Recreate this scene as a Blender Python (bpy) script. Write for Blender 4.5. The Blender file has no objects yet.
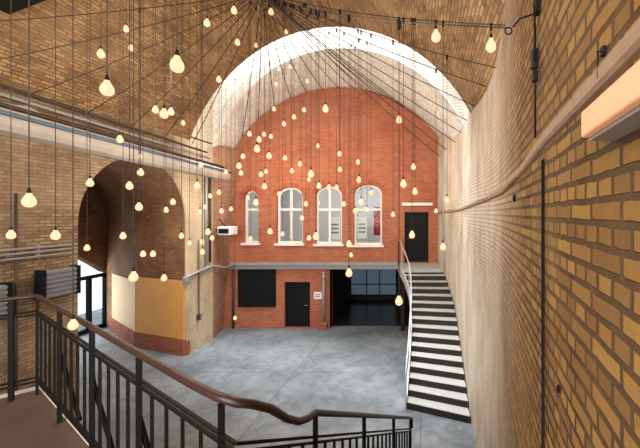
import bpy, bmesh, math, random
from mathutils import Vector, Matrix
from mathutils.geometry import tessellate_polygon
random.seed(7)
PI = math.pi
scene = bpy.context.scene
COL = scene.collection
F = 350.0                      # focal length in pixels at a 640 px wide frame
CX, CY, EYE = 425.0, 213.0, 5.0

# ------------------------------------------------------------------ helpers
def put(name, me, mat=None, parent=None, loc=None):
    o = bpy.data.objects.new(name, me); COL.objects.link(o)
    if mat is not None and not me.materials: me.materials.append(mat)
    if parent is not None: o.parent = parent
    if loc is not None: o.location = loc
    return o
def tag(o, label=None, cat=None, group=None, kind=None):
    if label: o['label'] = label
    if cat: o['category'] = cat
    if group: o['group'] = group
    if kind: o['kind'] = kind
    return o
def empty(name, loc=(0, 0, 0), label=None, cat=None, group=None, kind=None):
    o = bpy.data.objects.new(name, None); COL.objects.link(o); o.location = loc
    o.empty_display_size = .1
    return tag(o, label, cat, group, kind)

class MB:
    """collects shapes, then becomes one mesh object"""
    def __init__(s): s.v = []; s.f = []; s.uv = []; s.sm = []
    def face(s, pts, uvs=None, smooth=False):
        b = len(s.v); s.v += [Vector(p) for p in pts]
        s.f.append(tuple(range(b, b + len(pts)))); s.uv.append(uvs); s.sm.append(smooth)
    def grid(s, P, UV=None, smooth=False):
        for i in range(len(P) - 1):
            for j in range(len(P[0]) - 1):
                q = [(i, j), (i + 1, j), (i + 1, j + 1), (i, j + 1)]
                s.face([P[a][b] for a, b in q], [UV[a][b] for a, b in q] if UV else None, smooth)
    def hexa(s, p):     # 8 corners: bottom 0-3, top 4-7
        for q in ((3, 2, 1, 0), (4, 5, 6, 7), (0, 1, 5, 4), (1, 2, 6, 5), (2, 3, 7, 6), (3, 0, 4, 7)):
            s.face([p[i] for i in q])
    def box(s, a, b):
        x0, y0, z0 = a; x1, y1, z1 = b
        s.hexa([(x0, y0, z0), (x1, y0, z0), (x1, y1, z0), (x0, y1, z0), (x0, y0, z1), (x1, y0, z1), (x1, y1, z1), (x0, y1, z1)])
    def bar(s, a, b, w, h=None, up=(0, 0, 1)):
        a, b = Vector(a), Vector(b); h = h or w; d = (b - a).normalized(); u = Vector(up)
        if abs(d.dot(u)) > .98: u = Vector((1, 0, 0))
        r = d.cross(u).normalized() * w / 2; t = r.cross(d).normalized() * h / 2
        s.hexa([a - r - t, a + r - t, a + r + t, a - r + t, b - r - t, b + r - t, b + r + t, b - r + t])
    def tube(s, pts, r, n=8, cap=True):
        pts = [Vector(p) for p in pts]; R = []; ref = None
        for i, p in enumerate(pts):
            d = (pts[min(i + 1, len(pts) - 1)] - pts[max(i - 1, 0)]).normalized()
            if ref is None:
                ref = Vector((0, 0, 1)) if abs(d.z) < .9 else Vector((1, 0, 0))
            a = (ref - d * ref.dot(d)).normalized(); b = d.cross(a); ref = a
            rr = r[i] if isinstance(r, (list, tuple)) else r
            R.append([p + a * rr * math.cos(2 * PI * k / n) + b * rr * math.sin(2 * PI * k / n) for k in range(n + 1)])
        s.grid(R, None, True)
        if cap:
            s.face(list(reversed(R[0][:-1]))); s.face(R[-1][:-1])
    def lathe(s, prof, c=(0, 0, 0), n=14):
        c = Vector(c)
        R = [[c + Vector((r * math.cos(2 * PI * k / n), r * math.sin(2 * PI * k / n), z)) for k in range(n + 1)] for r, z in prof]
        s.grid(R, None, True)
    def mesh(s, name):
        me = bpy.data.meshes.new(name)
        me.from_pydata([tuple(v) for v in s.v], [], s.f)
        uv = me.uv_layers.new(name='UVMap')
        for p, u in zip(me.polygons, s.uv):
            n = p.normal
            for k, li in enumerate(p.loop_indices):
                if u is not None: uv.data[li].uv = u[k]
                else:
                    c = me.vertices[me.loops[li].vertex_index].co
                    if abs(n.z) > .7: uv.data[li].uv = (c.x, c.y)
                    elif abs(n.x) > abs(n.y): uv.data[li].uv = (c.y, c.z)
                    else: uv.data[li].uv = (c.x, c.z)
        for p, sm in zip(me.polygons, s.sm): p.use_smooth = sm
        bm = bmesh.new(); bm.from_mesh(me)
        bmesh.ops.remove_doubles(bm, verts=bm.verts, dist=1e-5)
        bmesh.ops.recalc_face_normals(bm, faces=bm.faces)
        bm.to_mesh(me); bm.free()
        return me
    def build(s, name, mat=None, parent=None, bevel=0):
        o = put(name, s.mesh(name), mat, parent)
        if bevel:
            m = o.modifiers.new('bevel', 'BEVEL'); m.width = bevel; m.segments = 2; m.limit_method = 'ANGLE'
        return o

def panel(mb, outer, holes, to3, depth_vec, reveal=True, back=True):
    """flat wall with holes; to3 maps 2D to 3D; depth_vec is the thickness"""
    rings = [[Vector((a, b, 0)) for a, b in outer]] + [[Vector((a, b, 0)) for a, b in h] for h in holes]
    flat = [p for r in rings for p in r]
    dv = Vector(depth_vec)
    for t in tessellate_polygon(rings):
        pts = [flat[i] for i in t]
        uv = [(p.x, p.y) for p in pts]
        mb.face([to3(p.x, p.y) for p in pts], uv)
        if back: mb.face([Vector(to3(p.x, p.y)) + dv for p in reversed(pts)], list(reversed(uv)))
    if reveal:
        for r in rings:
            for i in range(len(r)):
                p, q = r[i], r[(i + 1) % len(r)]
                P, Q = Vector(to3(p.x, p.y)), Vector(to3(q.x, q.y))
                L = (Q - P).length; D = dv.length
                mb.face([P, Q, Q + dv, P + dv], [(p.x, p.y), (p.x + (L if abs(q.x - p.x) > 1e-4 else 0), q.y), (p.x + L + D, q.y), (p.x + D, p.y)])

# ------------------------------------------------------------------ materials
def newmat(name):
    m = bpy.data.materials.new(name); m.use_nodes = True
    nt = m.node_tree; b = nt.nodes['Principled BSDF']
    return m, nt, b
def srgb(r, g, b):
    f = lambda c: (c / 255 / 12.92) if c / 255 <= .04045 else ((c / 255 + .055) / 1.055) ** 2.4
    return (f(r), f(g), f(b), 1)
def plain(name, col, rough=.6, metal=0, noise=.0, scale=8, bump=0):
    m, nt, b = newmat(name)
    b.inputs['Roughness'].default_value = rough; b.inputs['Metallic'].default_value = metal
    b.inputs['Base Color'].default_value = col
    if noise or bump:
        tc = nt.nodes.new('ShaderNodeTexCoord'); n = nt.nodes.new('ShaderNodeTexNoise')
        n.inputs['Scale'].default_value = scale; n.inputs['Detail'].default_value = 6
        nt.links.new(tc.outputs['Object'], n.inputs['Vector'])
        mx = nt.nodes.new('ShaderNodeMix'); mx.data_type = 'RGBA'
        mx.inputs[6].default_value = tuple(c * (1 - noise) for c in col[:3]) + (1,)
        mx.inputs[7].default_value = tuple(min(1, c * (1 + noise)) for c in col[:3]) + (1,)
        nt.links.new(n.outputs['Fac'], mx.inputs[0]); nt.links.new(mx.outputs[2], b.inputs['Base Color'])
        if bump:
            bp = nt.nodes.new('ShaderNodeBump'); bp.inputs['Strength'].default_value = bump; bp.inputs['Distance'].default_value = .02
            nt.links.new(n.outputs['Fac'], bp.inputs['Height']); nt.links.new(bp.outputs['Normal'], b.inputs['Normal'])
    return m
def emit(name, col, strength):
    m, nt, b = newmat(name)
    b.inputs['Base Color'].default_value = (.02, .02, .02, 1)
    b.inputs['Emission Color'].default_value = col; b.inputs['Emission Strength'].default_value = strength
    return m
def brick(name, c1, c2, mortar, stain=None, stain_amt=.5, stain_scale=.6, dirt=None, dirt_amt=.5, bw=.25, rh=.077, ms=.011, squash=1.0, rough=.9, bump=.6, pale=None, sat=1.0, val=1.0):
    m, nt, b = newmat(name); N = nt.nodes.new; L = nt.links.new
    b.inputs['Roughness'].default_value = rough; b.inputs['Specular IOR Level'].default_value = .25
    tc = N('ShaderNodeTexCoord')
    wob = N('ShaderNodeTexNoise'); wob.inputs['Scale'].default_value = 9; L(tc.outputs['UV'], wob.inputs['Vector'])
    sub = N('ShaderNodeVectorMath'); sub.operation = 'MULTIPLY_ADD'
    L(wob.outputs['Color'], sub.inputs[0]); sub.inputs[1].default_value = (.018, .018, 0); L(tc.outputs['UV'], sub.inputs[2])
    br = N('ShaderNodeTexBrick'); L(sub.outputs[0], br.inputs['Vector'])
    br.inputs['Color1'].default_value = c1; br.inputs['Color2'].default_value = c2; br.inputs['Mortar'].default_value = mortar
    br.inputs['Scale'].default_value = 1; br.inputs['Brick Width'].default_value = bw; br.inputs['Row Height'].default_value = rh
    br.inputs['Mortar Size'].default_value = ms; br.inputs['Mortar Smooth'].default_value = .3; br.inputs['Bias'].default_value = 0
    br.squash = squash; br.squash_frequency = 2; br.offset = .5
    out = br.outputs['Color']
    def noise(scale, det=8, vec='Object'):
        n = N('ShaderNodeTexNoise'); n.inputs['Scale'].default_value = scale; n.inputs['Detail'].default_value = det
        n.inputs['Roughness'].default_value = .62; L(tc.outputs[vec], n.inputs['Vector']); return n
    def ramp(n, lo, hi, amt):
        r = N('ShaderNodeMapRange'); r.inputs['From Min'].default_value = lo; r.inputs['From Max'].default_value = hi
        r.inputs['To Max'].default_value = amt; L(n.outputs['Fac'], r.inputs['Value']); return r.outputs[0]
    def mix(fac, a, bcol, mode='MIX'):
        x = N('ShaderNodeMix'); x.data_type = 'RGBA'; x.blend_type = mode
        if isinstance(fac, (int, float)): x.inputs[0].default_value = fac
        else: L(fac, x.inputs[0])
        L(a, x.inputs[6])
        if isinstance(bcol, tuple): x.inputs[7].default_value = bcol
        else: L(bcol, x.inputs[7])
        return x.outputs[2]
    if dirt: out = mix(ramp(noise(stain_scale * 1.7), .42, .68, dirt_amt), out, dirt)
    if stain: out = mix(ramp(noise(stain_scale), .45, .7, stain_amt), out, stain)
    if pale:                      # paler tone from a place along the wall, gap daylight painted in
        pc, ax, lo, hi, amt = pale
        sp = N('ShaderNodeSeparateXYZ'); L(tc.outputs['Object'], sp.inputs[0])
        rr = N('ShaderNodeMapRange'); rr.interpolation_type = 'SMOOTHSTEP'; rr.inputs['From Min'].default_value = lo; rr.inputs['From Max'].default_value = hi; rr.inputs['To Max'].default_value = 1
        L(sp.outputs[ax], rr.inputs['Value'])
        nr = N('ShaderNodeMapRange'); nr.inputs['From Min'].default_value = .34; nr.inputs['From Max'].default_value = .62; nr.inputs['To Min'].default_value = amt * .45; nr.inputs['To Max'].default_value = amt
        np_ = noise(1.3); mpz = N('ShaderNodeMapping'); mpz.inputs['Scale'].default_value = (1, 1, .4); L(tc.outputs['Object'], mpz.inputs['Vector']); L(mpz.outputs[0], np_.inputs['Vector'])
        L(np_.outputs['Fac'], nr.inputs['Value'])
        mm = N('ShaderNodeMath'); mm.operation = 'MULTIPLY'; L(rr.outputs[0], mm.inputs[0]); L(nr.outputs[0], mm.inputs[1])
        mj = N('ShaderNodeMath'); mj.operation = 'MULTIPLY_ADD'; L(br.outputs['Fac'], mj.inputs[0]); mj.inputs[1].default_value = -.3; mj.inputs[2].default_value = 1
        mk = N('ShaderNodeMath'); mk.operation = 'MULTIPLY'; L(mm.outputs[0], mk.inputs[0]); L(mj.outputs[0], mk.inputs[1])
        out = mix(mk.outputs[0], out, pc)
    fine = noise(38, 4)
    out = mix(.4, out, fine.outputs['Color'], 'OVERLAY')
    hs = N('ShaderNodeHueSaturation'); L(out, hs.inputs['Color']); hs.inputs['Saturation'].default_value = sat; hs.inputs['Value'].default_value = val
    L(hs.outputs[0], b.inputs['Base Color'])
    if bump:
        sm = N('ShaderNodeMath'); sm.operation = 'MULTIPLY_ADD'
        L(fine.outputs['Fac'], sm.inputs[0]); sm.inputs[1].default_value = .35
        inv = N('ShaderNodeMath'); inv.operation = 'SUBTRACT'; inv.inputs[0].default_value = 1; L(br.outputs['Fac'], inv.inputs[1])
        L(inv.outputs[0], sm.inputs[2])
        bp = N('ShaderNodeBump'); bp.inputs['Strength'].default_value = bump; bp.inputs['Distance'].default_value = .008
        L(sm.outputs[0], bp.inputs['Height']); L(bp.outputs['Normal'], b.inputs['Normal'])
    return m

M = {}
M['vault'] = brick('brown vault brick', srgb(172, 140, 100), srgb(116, 90, 64), srgb(96, 78, 60), stain=srgb(164, 136, 102), stain_amt=.5, dirt=srgb(80, 58, 42), dirt_amt=.65, bw=.26, rh=.078, ms=.013, sat=1.05, val=1.2)
M['far_vault'] = brick('pale limewashed brick', srgb(238, 234, 226), srgb(206, 200, 190), srgb(170, 164, 156), stain=srgb(244, 241, 236), stain_amt=.5, dirt=srgb(190, 182, 170), dirt_amt=.5, bw=.28, rh=.09, ms=.014, sat=.8)
M['red'] = brick('red brick', srgb(212, 122, 88), srgb(182, 94, 66), srgb(186, 146, 122), stain=srgb(206, 140, 108), stain_amt=.5, dirt=srgb(166, 86, 62), dirt_amt=.45, val=.76)
M['right'] = brick('yellow brown brick', srgb(150, 113, 54), srgb(106, 71, 36), srgb(56, 37, 27), stain=srgb(142, 116, 76), stain_amt=.4, stain_scale=.8, dirt=srgb(118, 84, 48), dirt_amt=.4, squash=.5, ms=.013, bump=.9, pale=(srgb(236, 226, 210), 1, 2.4, 7.2, .88), sat=1.0)  # pale: limewash, with some skylight brightness painted into the colour
M['left'] = brick('brown brick', srgb(168, 142, 114), srgb(126, 100, 78), srgb(100, 84, 70), stain=srgb(188, 168, 140), stain_amt=.5, dirt=srgb(104, 82, 62), dirt_amt=.5, pale=(srgb(230, 210, 178), 1, 11.2, 12.4, .9), val=.9)  # pale: cream brick, with the daylight under the gap painted in
M['pier'] = brick('reddish pier brick', srgb(170, 122, 94), srgb(140, 94, 70), srgb(146, 122, 104), stain=srgb(180, 150, 122), stain_amt=.6)
M['passage'] = brick('dark passage brick', srgb(150, 112, 78), srgb(120, 84, 58), srgb(100, 74, 56), stain=srgb(166, 132, 98), stain_amt=.5, dirt=srgb(90, 62, 44), dirt_amt=.5)
M['plinth'] = brick('plinth brick', srgb(168, 96, 68), srgb(136, 72, 54), srgb(140, 104, 84), stain=srgb(150, 110, 90), stain_amt=.4)
M['arch_red'] = brick('red arch brick', srgb(180, 92, 64), srgb(150, 70, 48), srgb(160, 110, 88), bw=.077, rh=.25)
M['black'] = plain('black paint', srgb(20, 21, 23), .6)
def dull(m):
    m.node_tree.nodes['Principled BSDF'].inputs['Specular IOR Level'].default_value = .15; return m
M['iron'] = plain('black iron', srgb(17, 14, 13), .6, 0, .3, 20)
M['wood_rail'] = plain('dark brown rail', srgb(52, 32, 26), .45, 0, .35, 14)
dull(M['iron']); dull(M['black'])
M['wire'] = plain('dark wire', srgb(44, 34, 28), .6)
M['cable'] = plain('brown flex', srgb(54, 40, 30), .7)
M['grey_metal'] = plain('grey painted steel', srgb(150, 152, 152), .5, .2, .15, 6)
M['pale_metal'] = plain('pale galvanised steel', srgb(206, 210, 210), .45, .3, .1, 10)
M['blue_pipe'] = plain('blue grey pipe', srgb(86, 110, 136), .5, .1, .15, 5)
M['dark_pipe'] = plain('dark pipe', srgb(62, 50, 44), .5, .1, .25, 5)
M['cement'] = plain('cement', srgb(184, 176, 168), .9, 0, .22, 2.5, .3)
M['brown_cement'] = plain('brown grey mortar', srgb(150, 124, 100), .9, 0, .3, 9, .4)
M['white'] = plain('white paint', srgb(228, 228, 224), .5)
M['tread'] = plain('pale stone tread', srgb(176, 180, 178), .7, 0, .08, 6)
M['riser'] = plain('dark riser', srgb(36, 31, 29), .7, 0, .2, 12)
M['ply_yellow'] = plain('ochre panel', srgb(222, 162, 82), .7, 0, .12, 2)
M['ply_cream'] = plain('cream panel', srgb(220, 190, 146), .7, 0, .1, 2)
M['gallery'] = plain('dark brown floor', srgb(80, 60, 52), .65, 0, .25, 3)
M['curtain'] = plain('red cloth', srgb(170, 16, 34), .9)
M['paper'] = plain('paper', srgb(226, 230, 230), .8)
M['print'] = plain('grey print', srgb(120, 126, 130), .8)
M['room'] = plain('pale room paint', srgb(206, 210, 210), .8)
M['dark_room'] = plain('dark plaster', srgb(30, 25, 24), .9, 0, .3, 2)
M['dark_brick'] = plain('dark timber', srgb(38, 28, 24), .9)
M['heater'] = plain('heater grey', srgb(128, 132, 142), .5, .3)
M['grey_bulk'] = plain('putty', srgb(160, 150, 140), .8)
M['bulb'] = emit('warm glowing bulb', (1.0, .58, .33, 1), 1.35)
M['tube'] = plain('peach diffuser', srgb(200, 140, 100), .5)
nt = M['tube'].node_tree.nodes['Principled BSDF']
nt.inputs['Emission Color'].default_value = srgb(255, 190, 140); nt.inputs['Emission Strength'].default_value = .25
M['blue_glow'] = emit('blue lit glazing', srgb(120, 152, 172), .2)
def glass(name, tint, refl):
    m, nt, b = newmat(name); nt.nodes.remove(b); N = nt.nodes.new
    t = N('ShaderNodeBsdfTransparent'); t.inputs[0].default_value = tint
    g = N('ShaderNodeBsdfGlossy'); g.inputs['Roughness'].default_value = .06
    x = N('ShaderNodeMixShader'); x.inputs[0].default_value = refl
    nt.links.new(t.outputs[0], x.inputs[1]); nt.links.new(g.outputs[0], x.inputs[2])
    nt.links.new(x.outputs[0], nt.nodes['Material Output'].inputs[0]); return m
M['glass'] = glass('window glass', (.84, .87, .89, 1), .018)
def floor_mat():
    m, nt, b = newmat('grey concrete'); N = nt.nodes.new; L = nt.links.new
    tc = N('ShaderNodeTexCoord')
    n1 = N('ShaderNodeTexNoise'); n1.inputs['Scale'].default_value = .5; n1.inputs['Detail'].default_value = 9; n1.inputs['Roughness'].default_value = .6
    n2 = N('ShaderNodeTexNoise'); n2.inputs['Scale'].default_value = 2.2; n2.inputs['Detail'].default_value = 8; n2.inputs['Distortion'].default_value = 1.5
    for n in (n1, n2): L(tc.outputs['Object'], n.inputs['Vector'])
    r = N('ShaderNodeValToRGB'); e = r.color_ramp.elements
    e[0].position = .34; e[0].color = srgb(98, 108, 115); e[1].position = .68; e[1].color = srgb(143, 153, 160)
    L(n1.outputs['Fac'], r.inputs[0])
    r2 = N('ShaderNodeValToRGB'); e = r2.color_ramp.elements
    e[0].position = .36; e[0].color = (.72, .72, .73, 1); e[1].position = .55; e[1].color = (1, 1, 1, 1); L(n2.outputs['Fac'], r2.inputs[0])
    mp = N('ShaderNodeMapping'); mp.inputs['Location'].default_value = (.1, -.6, 0); L(tc.outputs['Object'], mp.inputs['Vector'])
    br = N('ShaderNodeTexBrick'); br.offset = 0; br.inputs['Scale'].default_value = 1; br.inputs['Brick Width'].default_value = 4.0; br.inputs['Row Height'].default_value = 5.2
    br.inputs['Mortar Size'].default_value = .012; br.inputs['Mortar Smooth'].default_value = .2
    br.inputs['Color1'].default_value = br.inputs['Color2'].default_value = (1, 1, 1, 1); br.inputs['Mortar'].default_value = (.45, .45, .46, 1)
    L(mp.outputs[0], br.inputs['Vector'])
    def mul(a, c):
        x = N('ShaderNodeMix'); x.data_type = 'RGBA'; x.blend_type = 'MULTIPLY'; x.inputs[0].default_value = 1
        L(a, x.inputs[6]); L(c, x.inputs[7]); return x.outputs[2]
    L(mul(mul(r.outputs[0], r2.outputs[0]), br.outputs['Color']), b.inputs['Base Color'])
    b.inputs['Roughness'].default_value = .55
    return m
M['floor'] = floor_mat()

# ------------------------------------------------------------------ shell
S = dict(kind='structure')
YB = 15.2                                   # the red end wall
SC = F / YB
def bx(u): return (u - CX) / SC
def bz(v): return EYE + (CY - v) / SC
XC, ZC, RV = -3.7, 5.15, 5.3                # vault circle
def vz(x): return ZC + math.sqrt(max(0, RV * RV - (x - XC) ** 2))
def edge(x): return 8.5 + .4255 * (1 - x)   # skewed end of the near vault
GAP = 1.3
WALL = [(-4, .28), (-1, .285), (0, .417), (1.5, .618), (3, .82), (4.3, .99), (5.2, 1.095), (6, 1.15), (7, 1.15), (8.3, 1.1), (10, 1.07), (11.6, 1.03), (12.4, .95), (13.0, .83), (13.5, .72), (14.2, .61), (15.3, .55)]
def wx(y):
    for (a, p), (b, q) in zip(WALL, WALL[1:]):
        if a <= y <= b: return p + (q - p) * (y - a) / (b - a)
    return WALL[0][1] if y < -4 else WALL[-1][1]
LX = -8.4

mb = MB(); mb.box((-17, -4.2, -.2), (2.6, 23, 0)); tag(mb.build('floor', M['floor']), 'grey stained concrete floor with joint lines', 'floor', **S)

# near vault and far vault
def vault(y0, y1, mat, name, label):
    mb = MB(); P = []; U = []; n = 56
    a0, a1 = math.radians(17), math.radians(163); ny = 10
    for i in range(n + 1):
        a = a0 + (a1 - a0) * i / n; x, z = XC + RV * math.cos(a), ZC + RV * math.sin(a)
        ys = [y0(x) + (y1(x) - y0(x)) * j / ny for j in range(ny + 1)]
        P.append([(x, y, z) for y in ys]); U.append([(y, a * RV) for y in ys])
    mb.grid(P, U, True)
    # crown of the masonry above, so the vault has thickness
    Q = [[(XC + (RV + .35) * math.cos(a0 + (a1 - a0) * i / n), P[i][j][1], ZC + (RV + .35) * math.sin(a0 + (a1 - a0) * i / n)) for j in range(ny + 1)] for i in range(n + 1)]
    mb.grid(Q, U, True)
    for j in (0, ny):
        mb.grid([[P[i][j], Q[i][j]] for i in range(n + 1)], [[(i * .24, 0), (i * .24, .35)] for i in range(n + 1)])
    return tag(mb.build(name, mat), label, 'ceiling', **S)
vault(lambda x: -4.0, edge, M['vault'], 'ceiling', 'brown brick barrel vault over the hall')
vault(lambda x: edge(x) + GAP, lambda x: YB + .1, M['far_vault'], 'ceiling_far', 'pale limewashed brick arch above the red wall')

# light shaft between the two vaults: two faces rising above the arch edges
def shaft(off, name, label, dy):
    mb = MB(); xs = [LX - .2 + (9.8) * i / 40 for i in range(41)]
    top = 12.6
    for k in (0, dy):
        mb.grid([[(x, edge(x) + off + k, vz(x) if abs(x - XC) < RV else ZC), (x, edge(x) + off + k, top)] for x in xs],
                [[(x, vz(x)), (x, top)] for x in xs])
    tag(mb.build(name, M['far_vault']), label, 'wall', **S)
shaft(-.02, 'wall_shaft_near', 'pale brick face of the light gap above the brown vault', -.3)
shaft(GAP + .02, 'wall_shaft_far', 'pale brick face of the light gap above the far arch', .3)

# right wall
mb = MB(); P = []; U = []; L = 0; pts = []
for i in range(len(WALL) - 1):
    for k in range(6):
        y = WALL[i][0] + (WALL[i + 1][0] - WALL[i][0]) * k / 6; pts.append(y)
pts.append(WALL[-1][0])
# soften the bends
sm = [sum(wx(y + d) for d in (-.5, -.25, 0, .25, .5)) / 5 if -3.5 < y < 14.5 else wx(y) for y in pts]
pw = list(zip(pts, sm))
def wxs(y):
    for (a, p), (b, q) in zip(pw, pw[1:]):
        if a <= y <= b: return p + (q - p) * (y - a) / (b - a)
    return pw[0][1] if y < pw[0][0] else pw[-1][1]
prev = None
for y, x in pw:
    if prev: L += math.hypot(y - prev[0], x - prev[1])
    prev = (y, x)
    zs = [0, 2.5, 5, 7.5, 8.2]
    if 7.5 < y < 12.5: zs[-1] = 12.6
    P.append([(x, y, z) for z in zs]); U.append([(L, z + .03) for z in zs])
mb.grid(P, U, True)
P2 = [[(x + .5, y, z) for (x, y, z) in r] for r in P]; mb.grid(P2, U)
mb.grid([[a[-1], b[-1]] for a, b in zip(P, P2)])
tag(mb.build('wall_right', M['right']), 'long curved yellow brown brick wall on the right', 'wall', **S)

# ledge on the right wall: dark soffit, sloping mortar top
mb = MB(); P = []
for i in range(90):
    y = -1 + 16.1 * i / 89
    zt = [(-1, 5.41), (1.9, 5.385), (2.9, 5.32), (4.4, 5.255), (5.8, 5.245), (10.6, 5.06), (15.2, 4.97)]
    for (a, p), (b, q) in zip(zt, zt[1:]):
        if a <= y <= b: z = p + (q - p) * (y - a) / (b - a)
    x = wxs(y); h = .075; pr = .045 if y > 3 else .03
    P.append([(x + .03, y, z + h + .07), (x, y, z + h + .012), (x - pr, y, z + h * .75), (x - pr, y, z + .012), (x - pr + .012, y, z), (x + .03, y, z - .012)])
mb.grid(P); tag(mb.build('trim_ledge', M['brown_cement']), 'sloping mortar ledge along the right brick wall', 'trim', **S)

# left wall with the passage arch
AY0, AY1, SPR = 8.47, 12.3, 4.72
AR = (AY1 - AY0) / 2; AM = (AY0 + AY1) / 2
def arch_pts(n=22): return [(AM + AR * math.cos(PI * k / n), SPR + AR * math.sin(PI * k / n)) for k in range(n + 1)]
mb = MB()
outer = [(-4, 0), (AY0, 0)] + [(y, z) for y, z in reversed(arch_pts())] + [(AY1, 0), (13.87, 0), (13.87, 7.75), (-4, 7.75)]
panel(mb, outer, [], lambda a, b: (LX, a, b), (-.04, 0, 0))
mb.face([(LX, 11.5, 7.7), (LX, YB, 7.7), (LX, YB, 12.6), (LX, 11.5, 12.6)])
tag(mb.build('wall_left', M['left']), 'brown brick wall with a big arched passage', 'wall', **S)
# passage tunnel, swept away to the left
OFF = [(0, 0), (-2.35, .78), (-5.1, 2.75), (-5.7, 3.15)]
prof = [(AY0, 0)] + list(reversed(arch_pts(20))) + [(AY1, 0)]
mb = MB(); P = []; U = []
acc = [0]
for (a, b), (c, d) in zip(prof, prof[1:]): acc.append(acc[-1] + math.hypot(c - a, d - b))
lo = 0
for i, (ox, oy) in enumerate(OFF):
    if i: lo += math.hypot(ox - OFF[i - 1][0], oy - OFF[i - 1][1])
    P.append([(LX + ox, y + oy, z) for y, z in prof]); U.append([(lo, a) for a in acc])
mb.grid(P, U)
tag(mb.build('wall_passage', M['passage']), 'dark brown brick vault of the side passage', 'wall', **S)
EX, EY = LX + OFF[-1][0], OFF[-1][1]
# glazed end of the passage
d3 = empty('door_3', (EX, AM + EY, 0), 'bright glazed door at the end of the arched passage', 'door', **S)
mbf = MB(); gl = MB()
y0, y1 = AY0 + EY + .02, AY1 + EY - .02
rel = lambda p: (p[0] - EX, p[1] - AM - EY, p[2])
DT = 2.3
for y in (y0, y0 + .95, y0 + 1.9, y1 - .75, y1): mbf.bar(rel((EX, y, 0)), rel((EX, y, DT)), .14)
for z in (.1, DT): mbf.bar(rel((EX, y0, z)), rel((EX, y1, z)), .14)
gl.face([rel((EX, y0, .1)), rel((EX, y1, .1)), rel((EX, y1, 3.6)), rel((EX, y0, 3.6))])
wm = MB(); ap = [(y1 + .3, 2.3), (y1 - .05, 2.45), (y1 - .6, 2.85), (y1 - 1.3, 3.3), (y1 - 2.2, 3.55), (y0 - .3, 3.5), (y0 - .3, 7), (y1 + .3, 7)]
panel(wm, ap, [], lambda a, b: (EX + .03, a, b), (-.3, 0, 0)); tag(wm.build('wall_passage_end', M['passage']), 'brown arched end wall above the passage door', 'wall', **S)
mbf.build('door_frame', M['black'], d3); gl.build('pane', M['glass'], d3)
# plinth and hoarding panels on the far side of the passage
def side_pt(t, z, out=0):     # t 0..1 first leg, 1..2 second leg along the far side
    i = 0 if t <= 1 else 1; f = t - i
    a, b = OFF[i], OFF[i + 1]
    d = Vector((b[0] - a[0], b[1] - a[1], 0)).normalized(); n = Vector((d.y, -d.x, 0))
    if n.y > 0: n = -n
    p = Vector((LX + a[0] + (b[0] - a[0]) * f, AY1 + a[1] + (b[1] - a[1]) * f, z))
    return p + n * out
def slab(t0, t1, z0, z1, th):
    mb = MB(); a, b = (0, 1) if t1 <= 1 else (1, 2)
    q = [side_pt(t, z, o) for z in (z0, z1) for t, o in ((t0, -.02), (t1 , -.02), (t1, th), (t0, th))]
    mb.hexa(q); return mb
m1 = slab(0.0, 1.0, 0, .55, .09); m2 = slab(1.0001, 1.98, 0, .55, .09); m1.v += []
base = len(m1.v)
m1.v += m2.v; m1.f += [tuple(i + base for i in f) for f in m2.f]; m1.uv += m2.uv; m1.sm += m2.sm
tag(m1.build('baseboard_passage', M['plinth']), 'red brick plinth along the passage wall', 'plinth', **S)
tag(slab(.02, .99, .56, 2.62, .05).build('hoarding_panel', M['ply_yellow']), 'ochre yellow wall panel at the mouth of the passage', 'wall panel')
tag(slab(1.02, 1.9, .56, 2.45, .05).build('hoarding_panel', M['ply_cream']), 'cream wall panel deeper inside the passage', 'wall panel')
# small red kerb block at the pier foot
mb = MB(); mb.box((LX - .02, AY1 - .02, 0), (LX + .05, AY1 + .16, .5)); tag(mb.build('trim_kerb', M['plinth'], None, .02), 'red brick foot of the passage corner', 'trim', **S)

# battered pier between left wall and red wall
mb = MB(); P = []; U = []
for j in range(9):
    z = 7.75 * j / 8; xe = -8.78 + .62 * min(1, z / 6.4) ** 1.2
    P.append([(LX, 13.86, z), (LX * .5 + xe * .5 + .05, 14.5, z), (xe, YB + .02, z)]); U.append([(0, z), (.7, z), (1.4, z)])
mb.grid(P, U); tag(mb.build('wall_pier', M['pier']), 'leaning reddish brick pier beside the red wall', 'pier', **S)

# red end wall
def arched(u0, u1, vs, vt, rise, n=12):
    x0, x1, z0, z1 = bx(u0), bx(u1), bz(vs), bz(vt); h = rise / SC; w = (x1 - x0) / 2; xm = (x0 + x1) / 2
    zs = z1 - h
    return [(x0, z0), (x1, z0)] + [(xm + w * math.cos(PI * k / n), zs + h * math.sin(PI * k / n)) for k in range(n + 1)]
WIN = [(243.5, 258.5, 243, 190), (276.5, 303, 243.5, 187), (315.5, 342, 244, 186), (353.5, 382, 245, 184.5)]
holes = [arched(a, b, c, d, 9.5) for a, b, c, d in WIN]
def rect(u0, u1, v0, v1): return [(bx(u0), bz(v1)), (bx(u1), bz(v1)), (bx(u1), bz(v0)), (bx(u0), bz(v0))]
DU = rect(404.5, 428.5, 212, 262.6)
DL = [(bx(284.5), 0.02), (bx(310), 0.02), (bx(310), bz(282)), (bx(284.5), bz(282))]
OP = (bx(330), bx(418), bz(269.5))
outer = [(-9.3, 0), (OP[0], 0), (OP[0], OP[2]), (OP[1], OP[2]), (OP[1], 0), (1.1, 0), (1.1, 7.4)]
for k in range(31):
    a = math.radians(22 + (158 - 22) * k / 30); outer.append((XC - .1 + (RV + .15) * math.cos(a), ZC + (RV + .15) * math.sin(a)))
outer.append((-9.3, 7.2))
mb = MB(); panel(mb, outer, holes + [DU, DL], lambda a, b: (a, YB, b), (0, .4, 0))
tag(mb.build('wall_back', M['red']), 'red brick end wall with four arched windows', 'wall', **S)

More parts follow.
